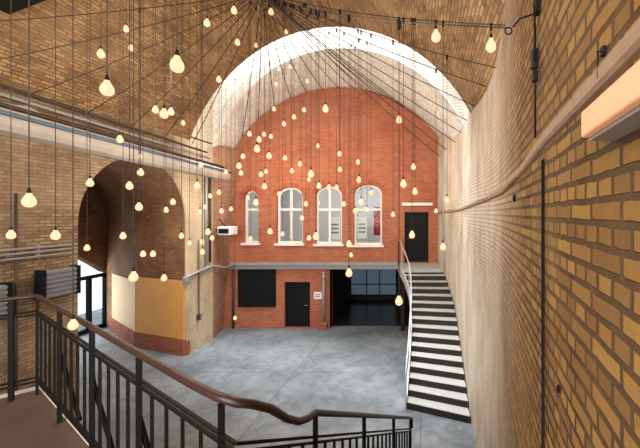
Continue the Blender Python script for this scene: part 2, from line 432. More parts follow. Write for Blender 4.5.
def win(n, hole, w, label):
    u0, u1, vs, vt = w; x0, x1, z0, z1 = bx(u0), bx(u1), bz(vs), bz(vt)
    e = empty('window_%d' % n, ((x0 + x1) / 2, YB + .18, z0), label, 'window', **S)
    o = Vector(e.location); yy = .0
    fr = MB(); t = .085
    inner = [(x0 + t + (px - x0) * (1 - 2 * t / (x1 - x0)), z0 + t + (pz - z0) * (1 - 2 * t / (z1 - z0))) for px, pz in hole]
    q = lambda p, y: (p[0] - o.x, y, p[1] - o.z)
    nn = len(hole)
    for i in range(nn):
        a, b, c, d = hole[i], hole[(i + 1) % nn], inner[(i + 1) % nn], inner[i]
        fr.hexa([q(a, 0), q(b, 0), q(c, 0), q(d, 0), q(a, .08), q(b, .08), q(c, .08), q(d, .08)])
    zt = bz(209.5); xm = (x0 + x1) / 2
    fr.box((x0 - o.x + .02, -.02, zt - o.z - .05), (x1 - o.x - .02, .08, zt - o.z + .05))
    if n in (2, 3): fr.box((xm - o.x - .05, -.01, t / 2), (xm - o.x + .05, .07, z1 - z0 - .03))
    fr.build('window_frame', M['white'], e)
    g = MB(); rings = [[Vector((p[0], p[1], 0)) for p in inner]]
    for tr in tessellate_polygon(rings): g.face([q((rings[0][i].x, rings[0][i].y), .04) for i in tr])
    g.build('pane', M['glass'], e)
    s = MB(); s.box((x0 - o.x - .08, -.26, -.09), (x1 - o.x + .08, .02, 0.005)); s.build('window_sill', M['white'], e)
    # brick arch
    r = MB(); P = []; h = 9.5 / SC; ww = (x1 - x0) / 2; zs = z1 - h - z0
    for k in range(13):
        a = PI * k / 12
        P.append([((ww + d) * math.cos(a), -.2, zs + (h + d) * math.sin(a)) for d in (0, .2)])
    r.grid(P, [[(k * .12, 0), (k * .12, .24)] for k in range(13)])
    r.grid([[p[0], (p[0][0], -.1, p[0][2])] for p in P]); r.grid([[p[1], (p[1][0], -.1, p[1][2])] for p in P])
    r.build('window_arch', M['arch_red'], e)
names = ['narrow white arched window at the left end of the red wall', 'white arched window with a cross frame, second along the red wall', 'arched window with white notices behind the glass', 'arched window with a red curtain behind the glass']
for i, (h, w) in enumerate(zip(holes, WIN)): win(i + 1, h, w, names[i])
# room behind the windows
mb = MB(); X0, X1, Y0, Y1, Z0, Z1 = bx(238), bx(398), YB + .4, YB + 3.2, 2.72, 7.2
mb.face([(X0, Y1, Z0), (X1, Y1, Z0), (X1, Y1, Z1), (X0, Y1, Z1)]); mb.face([(X0, Y0, Z0), (X0, Y1, Z0), (X0, Y1, Z1), (X0, Y0, Z1)])
mb.face([(X1, Y0, Z0), (X1, Y1, Z0), (X1, Y1, Z1), (X1, Y0, Z1)]); mb.face([(X0, Y0, Z0), (X1, Y0, Z0), (X1, Y1, Z0), (X0, Y1, Z0)])
mb.face([(X0, Y0, Z1), (X1, Y0, Z1), (X1, Y1, Z1), (X0, Y1, Z1)])
tag(mb.build('wall_upper_room', M['room']), 'pale walls of the room behind the arched windows', 'wall', **S)
# curtain, notices
mb = MB(); P = []
for k in range(17): P.append([(bx(372.5) + .3 * k / 16, YB + .34 + .025 * math.sin(k * 1.9), z) for z in (bz(236), bz(207))])
mb.grid(P, None, True); o = mb.build('curtain', M['curtain']); sl = o.modifiers.new('t', 'SOLIDIFY'); sl.thickness = .01
tag(o, 'red curtain hanging behind the fourth arched window', 'curtain')
def notice(u0, u1, v0, v1, label, y=YB + .36):
    e = empty('notice_sheet', (bx(u0), y, bz(v1)), label, 'notice'); w, h = bx(u1) - bx(u0), bz(v0) - bz(v1)
    a = MB(); a.box((0, 0, 0), (w, .012, h)); a.build('sheet', M['paper'], e)
    b = MB()
    for k in range(3): b.box((w * .15, -.004, h * (.62 - k * .18)), (w * .85, -.001, h * (.70 - k * .18)))
    b.build('printed_lines', M['print'], e)
notice(327, 338, 217, 240, 'white notice sheet behind the third arched window')
notice(355.5, 365.5, 217, 239, 'white notice sheet behind the fourth arched window')

# doors
def door(n, r, label, y=.14, handle_left=True, leaf='black'):
    xs = [p[0] for p in r]; zs = [p[1] for p in r]; x0, x1, z0, z1 = min(xs), max(xs), min(zs), max(zs)
    e = empty('door_%d' % n, ((x0 + x1) / 2, YB + y, z0), label, 'door', **S); w = (x1 - x0) / 2; h = z1 - z0
    a = MB(); a.box((-w + .07, 0, 0.01), (w - .07, .05, h - .07)); a.build('door_leaf', M[leaf], e)
    f = MB(); f.box((-w, -.05, 0), (-w + .07, .08, h)); f.box((w - .07, -.05, 0), (w, .08, h)); f.box((-w + .07, -.05, h - .07), (w - .07, .08, h)); f.build('door_frame', M['black'], e)
    s = -1 if handle_left else 1
    k = MB(); k.tube([(s * (w - .14), 0, h * .48), (s * (w - .14), -.06, h * .48), (s * (w - .28), -.06, h * .48)], .012, 6); k.build('door_handle', M['grey_metal'], e)
door(1, DU, 'black door at the top of the curved stairs'); door(2, DL, 'black ground level door in the red wall', handle_left=False)
mb = MB(); mb.box((bx(402), YB - .09, bz(205.6)), (bx(432.5), YB + .02, bz(202.8))); tag(mb.build('trim_lintel', M['white']), 'thin white lintel strip above the upper black door', 'trim', **S)

# steel edge beam across the red wall
mb = MB(); zt, zb = bz(262), bz(268.5)
mb.box((bx(231), YB - .1, zb + .19), (bx(404), YB + .01, zt)); mb.box((bx(231), YB - .16, zb + .17), (bx(404), YB - .02, zb + .2)); mb.box((bx(231), YB - .05, zb), (bx(404), YB + .01, zb + .19)); mb.box((bx(231), YB - .16, zb), (bx(404), YB - .02, zb + .03))
tag(mb.build('trim_channel', M['grey_metal']), 'grey steel channel running across the red wall', 'trim', **S)
# black wall board
e = empty('wall_board', (bx(239), YB - .09, bz(306.5)), 'big black square board on the red wall', 'board')
w, h = bx(276) - bx(239), bz(268.7) - bz(306.5)
a = MB(); a.box((.03, .02, .03), (w - .03, .07, h - .03)); a.build('face', M['black'], e)
a = MB(); a.box((0, 0, 0), (w, .09, .03)); a.box((0, 0, h - .03), (w, .09, h)); a.box((0, 0, .03), (.03, .09, h - .03)); a.box((w - .03, 0, .03), (w, .09, h - .03)); a.build('frame', M['iron'], e)
# little sign
e = empty('wall_sign', (bx(314), YB - .03, bz(299)), 'small pale sign between the lower door and the downpipe', 'sign')
w, h = bx(322) - bx(314), bz(292) - bz(299)
a = MB(); a.box((0, 0, 0), (w, .03, h)); a.build('plate', M['paper'], e)
a = MB()
for k in range(2): a.box((w * .15, -.004, h * (.3 + .3 * k)), (w * .8, -.001, h * (.42 + .3 * k)))
a.build('printed_lines', M['print'], e)
# downpipe
e = empty('downpipe', (bx(324.5), YB - .14, 0), 'grey downpipe beside the dark ground floor opening', 'pipe')
a = MB(); a.tube([(0, 0, .3), (0, 0, 2.45)], .055, 10); a.build('pipe', M['grey_metal'], e)
a = MB(); a.box((-.2, -.1, 0), (.16, .13, .3)); a.build('base_block', M['plinth'], e, .02)
for z in (1.1, 2.2):
    a = MB(); a.lathe([(.056, z), (.075, z), (.075, z + .06), (.056, z + .06)], n=12); a.build('bracket', M['grey_metal'], e)

# undercroft behind the opening
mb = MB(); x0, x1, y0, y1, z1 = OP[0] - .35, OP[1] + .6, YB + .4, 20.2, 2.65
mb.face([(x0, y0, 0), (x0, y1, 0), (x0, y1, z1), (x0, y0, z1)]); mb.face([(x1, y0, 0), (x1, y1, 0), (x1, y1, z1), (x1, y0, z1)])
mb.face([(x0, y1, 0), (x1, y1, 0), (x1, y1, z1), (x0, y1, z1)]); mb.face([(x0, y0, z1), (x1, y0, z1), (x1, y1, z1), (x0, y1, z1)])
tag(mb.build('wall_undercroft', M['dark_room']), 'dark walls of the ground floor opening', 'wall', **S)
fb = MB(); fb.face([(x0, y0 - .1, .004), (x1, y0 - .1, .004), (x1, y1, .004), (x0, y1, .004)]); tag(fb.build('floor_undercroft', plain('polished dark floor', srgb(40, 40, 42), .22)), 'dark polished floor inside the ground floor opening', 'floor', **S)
e = empty('window_5', (-2.95, 20.1, .3), 'blue lit glazing deep in the dark opening', 'window', **S)
a = MB(); a.box((-1.3, 0, 0), (1.3, .02, 2.1)); a.build('pane', M['blue_glow'], e)
a = MB()
for x in (-1.3, -.4, .35, 1.3): a.bar((x, -.03, 0), (x, -.03, 2.1), .05)
for z in (0, .62, 2.1): a.bar((-1.3, -.03, z), (1.3, -.03, z), .05)
a.build('window_frame', M['black'], e)
mb = MB(); mb.box((OP[0] - .2, YB - .06, 0), (OP[0], YB + .3, OP[2])); tag(mb.build('trim_jamb', M['plinth']), 'brick jamb of the dark ground floor opening', 'trim', **S)

# ------------------------------------------------------------------ curved stair to the upper door
NR = 16; RH = 2.83 / NR
def sl(k):     # left end of riser k (1..NR)
    y = 8.93 + .3 * (k - 1)
    t = [(1, -.45), (4, -.42), (8, -.40), (11, -.45), (13, -.54), (15, -.72), (16, -.86), (17, -1.08)]
    for (a, p), (b, q) in zip(t, t[1:]):
        if a <= k <= b: return Vector((p + (q - p) * (k - a) / (b - a), y, 0))
def sr(k):
    y = 8.31 + .345 * (k - 1); return Vector((wxs(y) - .03, y, 0))
st = empty('staircase', (0, 8.9, 0), 'curved stairs with pale treads and black risers against the right wall', 'stairs')
so = Vector((0, 8.9, 0))
Z = Vector((0, 0, 1))
for k in range(1, NR + 1):
    z0, z1 = RH * (k - 1), RH * k
    L0, R0, = sl(k) - so, sr(k) - so
    r = MB(); dy = Vector((0, .03, 0)); ex = Vector((-.03 if k < 3 else 0, 0, 0))
    r.hexa([L0 + Z * z0, R0 + Z * z0, R0 + dy + Z * z0, L0 + dy + Z * z0, L0 + Z * (z1 - .016), R0 + Z * (z1 - .016), R0 + dy + Z * (z1 - .016), L0 + dy + Z * (z1 - .016)])
    r.build('riser', M['riser'], st)
    if k < NR:
        L1, R1 = sl(k + 1) - so, sr(k + 1) - so; n = Vector((0, -.006, 0)); dn = Vector((0, .03, 0))
        t = MB(); a, b = z1 - .016, z1
        t.hexa([L0 + n + Z * a, R0 + n + Z * a, R1 + dn + Z * a, L1 + dn + Z * a, L0 + n + Z * b, R0 + n + Z * b, R1 + dn + Z * b, L1 + dn + Z * b])
        t.build('tread', M['tread'], st)
a = MB(); L0, R0 = sl(NR) - so, sr(NR) - so; y2 = YB - 8.9 - .01
a.hexa([L0 + Z * 2.72 + Vector((0, -.03, 0)), R0 + Z * 2.72 + Vector((0, -.03, 0)), Vector((wxs(15.1) - .03, y2, 2.72)), Vector((-1.15, y2, 2.72)),
        L0 + Z * 2.83 + Vector((0, -.03, 0)), R0 + Z * 2.83 + Vector((0, -.03, 0)), Vector((wxs(15.1) - .03, y2, 2.83)), Vector((-1.15, y2, 2.83))])
a.build('landing', M['tread'], st)
a = MB(); P = []
for i in range(46):
    k = 1 + (NR - 1) * i / 45; p = sl(k) - so; z = RH * (k - 1)
    P.append([p + Vector((-.015, 0, max(0, z - .16))), p + Vector((-.015, 0, z + .2)), p + Vector((-.05, 0, z + .2)), p + Vector((-.05, 0, max(0, z - .16))), p + Vector((-.015, 0, max(0, z - .16)))])
P.append([Vector((q.x, y2, q.z)) + Vector((-.28, 0, 0)) for q in P[-1]])
a.grid(P); a.build('stringer', M['pale_metal'], st)
a = MB(); hp = []
for i in range(40):
    k = 1 + (NR - 1) * i / 39; p = sl(k) - so; hp.append(p + Vector((-.03, 0, RH * (k - 1) + 1.05)))
hp = [hp[0] + Vector((0, -.06, -1.0)), hp[0] + Vector((0, -.06, -.08))] + hp + [Vector((-.95, 13.9 - 8.9, 3.86)), Vector((-1.1, 14.6 - 8.9, 3.86)), Vector((-1.13, 15.1 - 8.9, 3.86))]
a.tube(hp, .02, 8); a.build('handrail', M['pale_metal'], st)
for k in (4, 7, 10, 13, 16):
    p = sl(k) - so + Vector((-.03, 0, 0)); a = MB(); a.tube([p + Z * (RH * (k - 1)), p + Z * (RH * (k - 1) + 1.05)], .011, 6); a.build('baluster', M['pale_metal'], st)
a = MB(); a.tube([(-1.1, 5.7, 2.8), (-1.1, 5.7, 3.86)], .03, 8); a.build('post', M['iron'], st)
for x, y in ((-.95, 14.9),):
    a = MB(); a.box((x - .08, y - 8.9 - .08, 0), (x + .08, y - 8.9 + .08, 2.72)); a.build('support_post', M['dark_brick'], st)

# ------------------------------------------------------------------ gallery and its railing
GZ = 2.70
mb = MB(); poly = [(-5.03, 4.60), (-1.0, 1.97), (wxs(1.97) - .01, 1.97), (.27, -1), (.27, -4), (LX + .01, -4), (LX + .01, 1.38)]
mb.face([(x, y, GZ) for x, y in poly]); mb.face([(x, y, GZ - .28) for x, y in reversed(poly)])
for i in range(len(poly)):
    p, q = poly[i], poly[(i + 1) % len(poly)]; mb.face([(*p, GZ - .28), (*q, GZ - .28), (*q, GZ), (*p, GZ)])
tag(mb.build('floor_gallery', M['gallery']), 'dark brown gallery floor in the near left corner', 'floor', **S)
mb = MB()
for p, q in ((poly[0], poly[1]), (poly[6], poly[0])):
    mb.bar((p[0], p[1], GZ - .1), (q[0], q[1], GZ - .1), .05, .26)
tag(mb.build('trim_gallery', M['cement']), 'pale cement edge of the gallery floor', 'trim', **S)

RC = Vector((-4.91, 4.43, 0)); RS = Vector((-1.02, 1.881, 0)); RE = Vector((-.25, 6.3, 0))
HZ = 3.95
rl = empty('railing', (RC.x, RC.y, GZ), 'black iron railing with brown handrail around the gallery and down the stairs', 'railing'); ro = Vector((RC.x, RC.y, GZ))
def lev(p, z): return Vector((p.x, p.y, z)) - ro
WL = Vector((LX + .06, 4.43 - (RC.x - LX - .06) * .95, 0))       # where the rail meets the left wall
def fl(s, dz=0):   # point on the descending line
    p = RS.lerp(RE, s); return Vector((p.x, p.y, 3.95 - 2.64 * s + dz)) - ro
# handrail
h = [lev(WL, HZ), lev(RC.lerp(WL, .04), HZ), lev(RC, HZ) + Vector((.02, -.02, .0)), lev(RC.lerp(RS, .03), HZ)] + [lev(RC.lerp(RS, t), HZ) for t in (.2, .4, .6, .8, .9)]
h += [lev(RC.lerp(RS, .96), HZ + .01), lev(RS, HZ + .02) + Vector((.0, .02, 0)), fl(.03, .03), fl(.07, .01), fl(.11, -.05), fl(.145, -.07), fl(.175, -.045), fl(.2, .0), fl(.23, .0)] + [fl(t) for t in (.4, .6, .8, .95, .99)]
e1 = fl(1.0); h += [e1 + Vector((.01, .05, -.04)), e1 + Vector((.01, .07, -.12)), e1 + Vector((.01, .03, -.2))]
a = MB(); a.tube(h, .026, 10); a.build('handrail', M['wood_rail'], rl)
def run(z, w, hh, name):
    a = MB()
    for p, q in ((lev(WL, z), lev(RC, z)), (lev(RC, z), lev(RS, z)), (fl(0, z - HZ), fl(1, z - HZ))): a.bar(p, q, w, hh)
    a.build(name, M['iron'], rl)
run(HZ - .19, .02, .018, 'top_rail'); run(HZ - .235, .02, .018, 'top_rail'); run(GZ + .17, .02, .018, 'bottom_rail'); run(GZ + .22, .02, .018, 'bottom_rail')
def upright(name, p0, p1, w):
    a = MB(); a.bar(p0, p1, w, w, (1, .6, 0)); return a.build(name, M['iron'], rl)
n = 4; posts = [0] + [.213, .455, .697, .957]
posts = [(4.43 - y) / (4.43 - 1.881) for y in (4.43, 3.84, 3.22, 2.61, 1.96)]
for i, t in enumerate(posts):
    p = RC.lerp(RS, t); upright('post', lev(p, GZ), lev(p, HZ - .02), .036 if i else .024)
    if 0 < i < 4:
        o = Vector((.55, .83, 0)) * .15; a = MB(); a.bar(lev(p, GZ + .78), lev(p, GZ) + o + Vector((.04, -.02, -.04)), .028); a.build('brace', M['iron'], rl)
for t0, t1 in zip(posts, posts[1:]):
    for k in range(1, 5 if t1 < .9 else 5):
        p = RC.lerp(RS, t0 + (t1 - t0) * k / 5); upright('baluster', lev(p, GZ + .17), lev(p, HZ - .235), .021)
for t in (.045, .3, .6):
    p = RC.lerp(WL, t); upright('post', lev(p, GZ), lev(p, HZ - .02), .045)
for i in range(0):
    if i in (1, 6, 11): continue
    p = RC.lerp(WL, .1 + .035 * i); 
    if i % 2: upright('baluster', lev(p, GZ + .17), lev(p, HZ - .235), .024)
fp = [.2, .45, .73, .985]
for t in fp: upright('post', fl(t, -1.25), fl(t, -.02), .034)
k = 0; t = .035
while t < .97:
    if min(abs(t - q) for q in fp) > .018: upright('baluster', fl(t, -1.05), fl(t, -.235), .021)
    t += .0405
# stair flight beside the railing down to the hall floor
sf = empty('staircase', (0, 2, 0), 'iron flight of steps inside the near railing, down from the gallery', 'stairs')
for k in range(14):
    y = 2.0 + .3 * k; z = GZ - .18 * (k + 1); s = (y - 1.88) / (6.3 - 1.88); xl = RS.x + (RE.x - RS.x) * s + .05
    a = MB(); a.box((xl, y - 2, z - .05), (min(wxs(y), wxs(y + .3)) - .03, y - 2 + .31, z)); a.build('tread', M['riser'], sf)
a = MB(); a.bar(Vector((RS.x + .03, 2.0 - 2, GZ - .25)), Vector((RE.x + .03, 6.35 - 2, .12)), .04, .3); a.build('stringer', M['iron'], sf)

mb = MB(); P = []
for i in range(30):
    y = 2 + 6.8 * i / 29; P.append([(LX + .012, y, 7.0), (LX + .02, y, 7.82 - .027 * i + .06 * math.sin(i * 1.7)), (LX - .02, y, 7.84 - .027 * i + .06 * math.sin(i * 1.7))])
mb.grid(P); tag(mb.build('trim_plaster', M['cement']), 'pale plaster strip above the left cornice', 'trim', **S)
# ------------------------------------------------------------------ pipes and cornice on the left wall
mb = MB(); P = []
for y in (-4, 4, 10, 14.6):
    z = 6.98 - .032 * (y - 4)
    P.append([(LX, y, z + .16), (LX + .28, y, z + .13), (LX + .33, y, z - .0), (LX + .3, y, z - .17), (LX + .2, y, z - .28), (LX, y, z - .33)])
mb.grid(P); mb.face(list(reversed(P[-1]))); tag(mb.build('trim_cornice', M['cement']), 'pale rendered cornice along the left wall', 'trim', **S)
cz = lambda y: 6.98 - .032 * (y - 4)
def pipe(name, pts, r, mat, label, cat='pipe', group=None):
    mb = MB(); mb.tube(pts, r, 8); return tag(mb.build(name, M[mat]), label, cat, group)
g = 'pipes along the left cornice'
pipe('service_pipe', [(LX + .37, y, cz(y) + .02) for y in (1, 6, 10, 14.5)], .045, 'blue_pipe', 'blue grey pipe running along the front of the pale cornice', group=g)
pipe('service_pipe', [(LX + .22, y, cz(y) + .2) for y in (1, 6, 10, 14.2)], .05, 'dark_pipe', 'dark pipe lying just above the pale cornice', group=g)
pipe('service_pipe', [(LX + .16, y, cz(y) + .42) for y in (1, 6, 10, 13.4)], .04, 'grey_metal', 'grey pipe on the left wall, middle of those above the cornice', group=g)
pipe('service_pipe', [(LX + .16, y, cz(y) + .60) for y in (1, 6, 10, 13.2)], .035, 'dark_pipe', 'topmost dark pipe above the left cornice', group=g)
g = 'conduits under the left arch'
for i, (z, r, w) in enumerate(((4.26, .025, 'topmost'), (4.17, .025, 'middle'), (4.07, .022, 'lowest'))):
    pipe('wall_conduit', [(LX + .1, 2, z), (LX + .1, 8.35, z)], r, 'grey_metal', w + ' of the three grey conduits on the near left brick wall', group=g)
for y in (7.55, 5.2):
    mb = MB(); mb.bar((LX, y, 4.165), (LX + .075, y, 4.165), .05, .3); tag(mb.build('conduit_bracket', M['grey_metal']), 'small grey bracket holding the three conduits' + (' above the ribbed heater' if y > 7 else ' near the frame edge'), 'bracket')
def heater(y0, y1, z0, z1, label):
    e = empty('wall_heater', (LX, y0, z0), label, 'heater', 'ribbed wall heaters'); w, h = y1 - y0, z1 - z0
    a = MB(); a.box((.08, 0, 0), (.22, w, h)); a.build('casing', M['heater'], e, .02)
    a = MB()
    for k in range(6): a.box((.22, .02, h * (k + .25) / 6), (.25, w - .02, h * (k + .8) / 6))
    a.build('fins', M['heater'], e)
    for y in (-.05, w): a = MB(); a.box((.06, y, -.03), (.27, y + .05, h + .03)); a.build('end_cap', M['black'], e)
    for q in (.2, .72):
        a = MB(); a.box((0, w * q, h * .3), (.08, w * (q + .08), h * .7)); a.build('bracket', M['iron'], e)
heater(7.52, 8.22, 3.14, 3.74, 'grey ribbed wall heater beside the passage arch')
heater(6.25, 6.86, 3.0, 3.6, 'grey ribbed wall heater at the left edge of the photo')
pipe('service_pipe', [(LX + .08, 7.12, 0.02), (LX + .08, 7.12, 5.4)], .025, 'dark_pipe', 'thin dark upright pipe on the near left brick wall')

# things on the pier
def ly(u): return -F * (LX + .1) / (CX - u)
def lz(u, v): return EYE + (CY - v) * ly(u) / F
y = ly(207); pipe('wall_conduit', [(LX + .07, y, lz(207, 265)), (LX + .07, y, 6.6)], .045, 'grey_metal', 'grey upright conduit on the pale pier below the cornice')
y = ly(211); pipe('wall_conduit', [(LX + .07, y, lz(211, 262)), (LX + .07, y, 6.6)], .04, 'dark_pipe', 'dark upright conduit on the pale pier beside the grey one')
pipe('wall_conduit', [(LX + .08, ly(184), lz(184, 279)), (LX + .08, ly(196), lz(196, 273)), (LX + .08, ly(212), lz(212, 266)), (LX + .2, 14.4, bz(266) + .05), (bx(236), YB - .2, bz(264.5))], .05, 'grey_metal', 'grey conduit crossing the pier to the steel channel')
pipe('wall_conduit', [(LX + .06, ly(200), lz(200, 316)), (LX + .06, ly(200), lz(200, 240))], .02, 'dark_pipe', 'thin dark cable drop down the pale pier to a switch')
def wallbox(name, u, v, w, h, mat, label, cat):
    e = empty(name, (LX, ly(u), lz(u, v)), label, cat)
    a = MB(); a.box((0, -w / 2, -h / 2), (.14, w / 2, h / 2)); a.build('casing', M[mat], e, .01)
    a = MB(); a.box((.14, -w * .35, -h * .35), (.155, w * .35, h * .35)); a.build('cover', M['grey_metal'], e, .004)
wallbox('junction_box', 187.5, 280, .22, .28, 'grey_metal', 'grey junction box at the corner of the passage', 'box')
wallbox('wall_switch', 200, 317, .12, .2, 'dark_pipe', 'small dark switch low on the pale pier', 'switch')
e = empty('projector', (-8.3, 14.05, lz(217, 231)), 'white box projector mounted high on the pier', 'projector')
a = MB(); a.box((.1, -.25, -.16), (.62, .3, .18)); a.build('casing', M['white'], e, .03)
a = MB(); a.box((.16, -.27, -.09), (.56, -.24, .1)); a.build('lens', M['black'], e)
a = MB(); a.bar((-.1, 0, .05), (.12, 0, .05), .06); a.build('bracket', M['iron'], e)
a = MB(); a.bar((.3, 0, .18), (.0, 0, .5), .03); a.build('brace', M['iron'], e)
pipe('wall_conduit', [(bx(234), YB - .07, .02), (bx(234), YB - .07, bz(268.5))], .05, 'dark_pipe', 'dark upright pipe in the corner beside the black board')

# ------------------------------------------------------------------ right wall fittings
lp = empty('batten_lamp', (0, .9, 5.27), 'peach glowing batten lamp on the near right brick wall', 'lamp')
def wp(y, z, out=0): return Vector((wxs(y) - out, y, z))
o = Vector((0, .9, 5.27))
def strip(y0, y1, zb, zt, i0, i1, n=6):
    mb = MB(); P = []
    for i in range(n + 1):
        y = y0 + (y1 - y0) * i / n
        P.append([wp(y, zb, i0) - o, wp(y, zt, i0) - o, wp(y, zt, i1) - o, wp(y, zb, i1) - o, wp(y, zb, i0) - o])
    mb.grid(P); mb.face(P[0][:4]); mb.face(list(reversed(P[-1][:4]))); return mb
strip(.3, 1.02, 5.218, 5.294, .075, .1).build('diffuser', M['tube'], lp, .006)
strip(.3, 1.02, 5.21, 5.294, .0, .075).build('housing', M['grey_bulk'], lp)
def straight(y, z0, z1, r, mat, label, out=.05):
    return pipe('wall_conduit', [wp(y, z0, out), wp(y, z1, out)], r, mat, label)
straight(1.93, .0, 5.3, .0045, 'iron', 'thin dark conduit running down the near right wall, nearer of a pair', .02)
straight(1.98, .0, 5.3, .0055, 'iron', 'thin dark conduit running down the near right wall, farther of a pair', .02)
straight(13.4, 2.85, 7.9, .04, 'pale_metal', 'pale upright conduit on the far end of the right wall', .04)
hb = empty('cable_hoist', (wxs(2.14), 2.14, 5.62), 'black bracket and hanging hoist block high on the right wall', 'hoist')
def hp_(y, z, out): return wp(y, z, out) - Vector(hb.location)
a = MB(); a.box((-.035, -.03, .60), (-.0, .03, .68)); a.build('wall_plate', M['black'], hb)
a = MB(); a.tube([hp_(2.14, 6.26, .035), hp_(2.14, 6.0, .03), hp_(2.14, 5.46, .03)], .007, 6); a.tube([hp_(2.10, 6.2, .04), hp_(2.06, 6.05, .05), hp_(2.13, 5.9, .035)], .006, 6); a.build('rope', M['black'], hb)
a = MB(); a.box((-.055, -.025, .26), (-.015, .025, .38)); a.box((-.05, -.02, .18), (-.015, .02, .25)); a.build('block', M['black'], hb, .008)
a = MB(); a.tube([hp_(2.14, 6.22, .03), hp_(2.16, 6.2, .12), hp_(2.2, 6.17, .16)], .006, 6)
cen = hp_(2.22, 6.155, .185); a.tube([cen + Vector((.022 * math.cos(t), .0, .022 * math.sin(t))) for t in [2 * PI * k / 10 for k in range(11)]], .005, 6); a.build('ring', M['black'], hb)
e = empty('wall_hook', wp(1.09, 5.50), 'small black hook with a rod above the batten lamp', 'hook')
a = MB(); a.tube([(-.005, 0, 0), (-.03, -.01, .0), (-.03, -.01, -.085)], .0028, 6); a.build('rod', M['black'], e)
a = MB(); a.box((-.014, -.01, -.01), (.0, .01, .018)); a.build('plate', M['black'], e)
for (u, v, lab) in ((561, 389, 'small dark iron ring low on the near right wall'), (515.5, 198, 'small rusty iron ring just under the ledge of the right wall')):
    s = (u - CX) / F; y = 1.0
    for _ in range(40): y = wxs(y) / s if wxs(y) / s < 9 else 9
    z = EYE + (CY - v) * y / F; c = wp(y, z, .012); mb = MB(); rr = 4.0 * y / F * .8
    mb.tube([c + Vector((0, rr * .9 * math.cos(t), rr * math.sin(t))) for t in [2 * PI * k / 10 for k in range(11)]], rr * .3, 6)
    tag(mb.build('iron_ring', M['iron']), lab, 'ring')

# dark steel beam overhead at the left
mb = MB(); a = Vector((LX + .05, 6.55, 8.72)); b = Vector((.85, 3.1, 8.72)); mb.bar(a, b, .3, .12); mb.bar(a + Z * .3, b + Z * .3, .3, .12); mb.bar(a + Z * .15, b + Z * .15, .06, .24)
tag(mb.build('steel_beam', M['black']), 'black steel beam crossing overhead at the top left corner', 'beam')

# ------------------------------------------------------------------ fan of suspension wires
HUB = Vector((-3.95, 8.5, 10.36))
mb = MB(); mb.lathe([(.0, -.02), (.16, -.02), (.16, .03), (.1, .08), (.0, .08)], HUB, 16); 
hubo = tag(mb.build('ceiling_hub', M['iron']), 'black iron plate on the vault where all wires meet', 'wire anchor')
ANC = []
for y in (-2.5, 0, 1.8, 3.4, 4.8, 6.1, 7.4, 8.7, 10, 11.3, 12.6): ANC.append((Vector((LX + .03, y, 7.5)), 'left wall'))
for x in (-7.9, -7.2, -6.5, -5.8, -5.1, -4.4, -3.7, -3.0, -2.3, -1.6, -.9, -.2): ANC.append((Vector((x, 15.12, vz(x) - .08)), 'far arch'))
for y in (14.4, 13, 11.6, 10.2, 8.9, 7.7, 6.5, 5.3, 4.1): ANC.append((Vector((wxs(y) - .02, y, 7.35 if y > 6 else 7.2)), 'right wall'))
ANC.append((Vector((wxs(2.2) - .2, 2.21, 6.17)), 'right wall'))
for x in (-.5, -2.2, -4, -5.8, -7.2): ANC.append((Vector((x, -3.2, vz(x) - .06)), 'near vault'))
def ords(n):
    return ['first', 'second', 'third', 'fourth', 'fifth', 'sixth', 'seventh', 'eighth', 'ninth', 'tenth', 'eleventh', 'twelfth', 'thirteenth', 'fourteenth', 'fifteenth', 'sixteenth'][n]
def wpoint(i, t):
    a = ANC[i][0]; p = HUB.lerp(a, t); sag = .05 + .012 * (a - HUB).length; p.z -= sag * 4 * t * (1 - t); return p
# ------------------------------------------------------------------ pendant bulbs (u, v, size in px) read off the photograph, hung from the wires
BULBS = [(126,29,6),(131,48,5.5),(101,54,8),(107,89,14),(155.5,110,7),(234,10.5,7),(207,23,7),(271,12,6),(277,11,9),(237.5,42.5,6),(256,45.5,4),(286,32,4),(219,79.5,6),(235,83,4.5),(177,65,15),
(279,69,4),(276,84,4),(307,81,4),(274,109,4.5),(304,110,4.5),(290,67,4),(436,36.5,14),(325.5,109,7),(491,46,12.5),(120,139.5,7),(140,156.5,4.5),(140.5,172.5,7),(90,183,7.5),(129.5,186,7.5),(139,207,7.5),(29,201,13),
(164,114,9),(171,112,7),(183,123,5),(262,115,5),(294,117,5),(284,124,5),(249.5,134,5),(264,134.5,4.5),(271,136.5,4.5),(259,139.5,6),(257,149,7),(243,156.5,5),(269,156,6),(285,158,5),(300,164,5),(239,166,6),(241,173,5),
(266,171.5,4.5),(261,174.5,5),(292,171,5),(311,174,7),(309,179.5,4.5),(264.5,186.5,6),(319,186,6),(226,172,4.5),(201,165,5),(197,186,7),(219,192.5,5),(210,196,4.5),(248,198,4.5),(256,202.5,11),(279,194,4.5),(306,204,5),
(173,202,6),(166,210,5.5),(205,207,4.5),(200,212,5),(221.5,211,5),(231,209,4.5),(302,218,5),(318,146,4.5),(399,120,7),(339.5,154,5),(358,162,5),(340,169.5,5),(413.5,167,6),(359,180,6),(403.5,184,7.5),(415,191.5,6.5),
(329,187.5,5.5),(336.5,187.5,5),(371,193,5),(361,202,6),(344,204,5),(355,211,5),(367,209.5,4.5),(393,214.5,5),(447,200,6),(436,211,4.5),(11,235,8.5),(55.5,235.5,9),(87,248,6),(123,236,6.5),(143,254,6),(153,254,6),(133.5,277,9.5),(73,325,10),
(181.5,236,5.5),(208,232,6),(212,238,5),(189.5,243,4.5),(202,242,5),(202.5,252,5.5),(164,278,6.5),(270,231.5,7),(282.5,234,4.5),(250.5,238.5,4.5),(309,238,5),(316,236.5,7),(291,243.5,4.5),(235,318,4),(349,244,6.5),(351,255,4.5),(349,273,8),(412,235,7),(443,247,7),(399,301,9)]
unit = MB(); unit.tube([(0, 0, 0), (0, 0, -1)], .0042, 5); cable_me = unit.mesh('cable'); cable_me.materials.append(M['cable'])
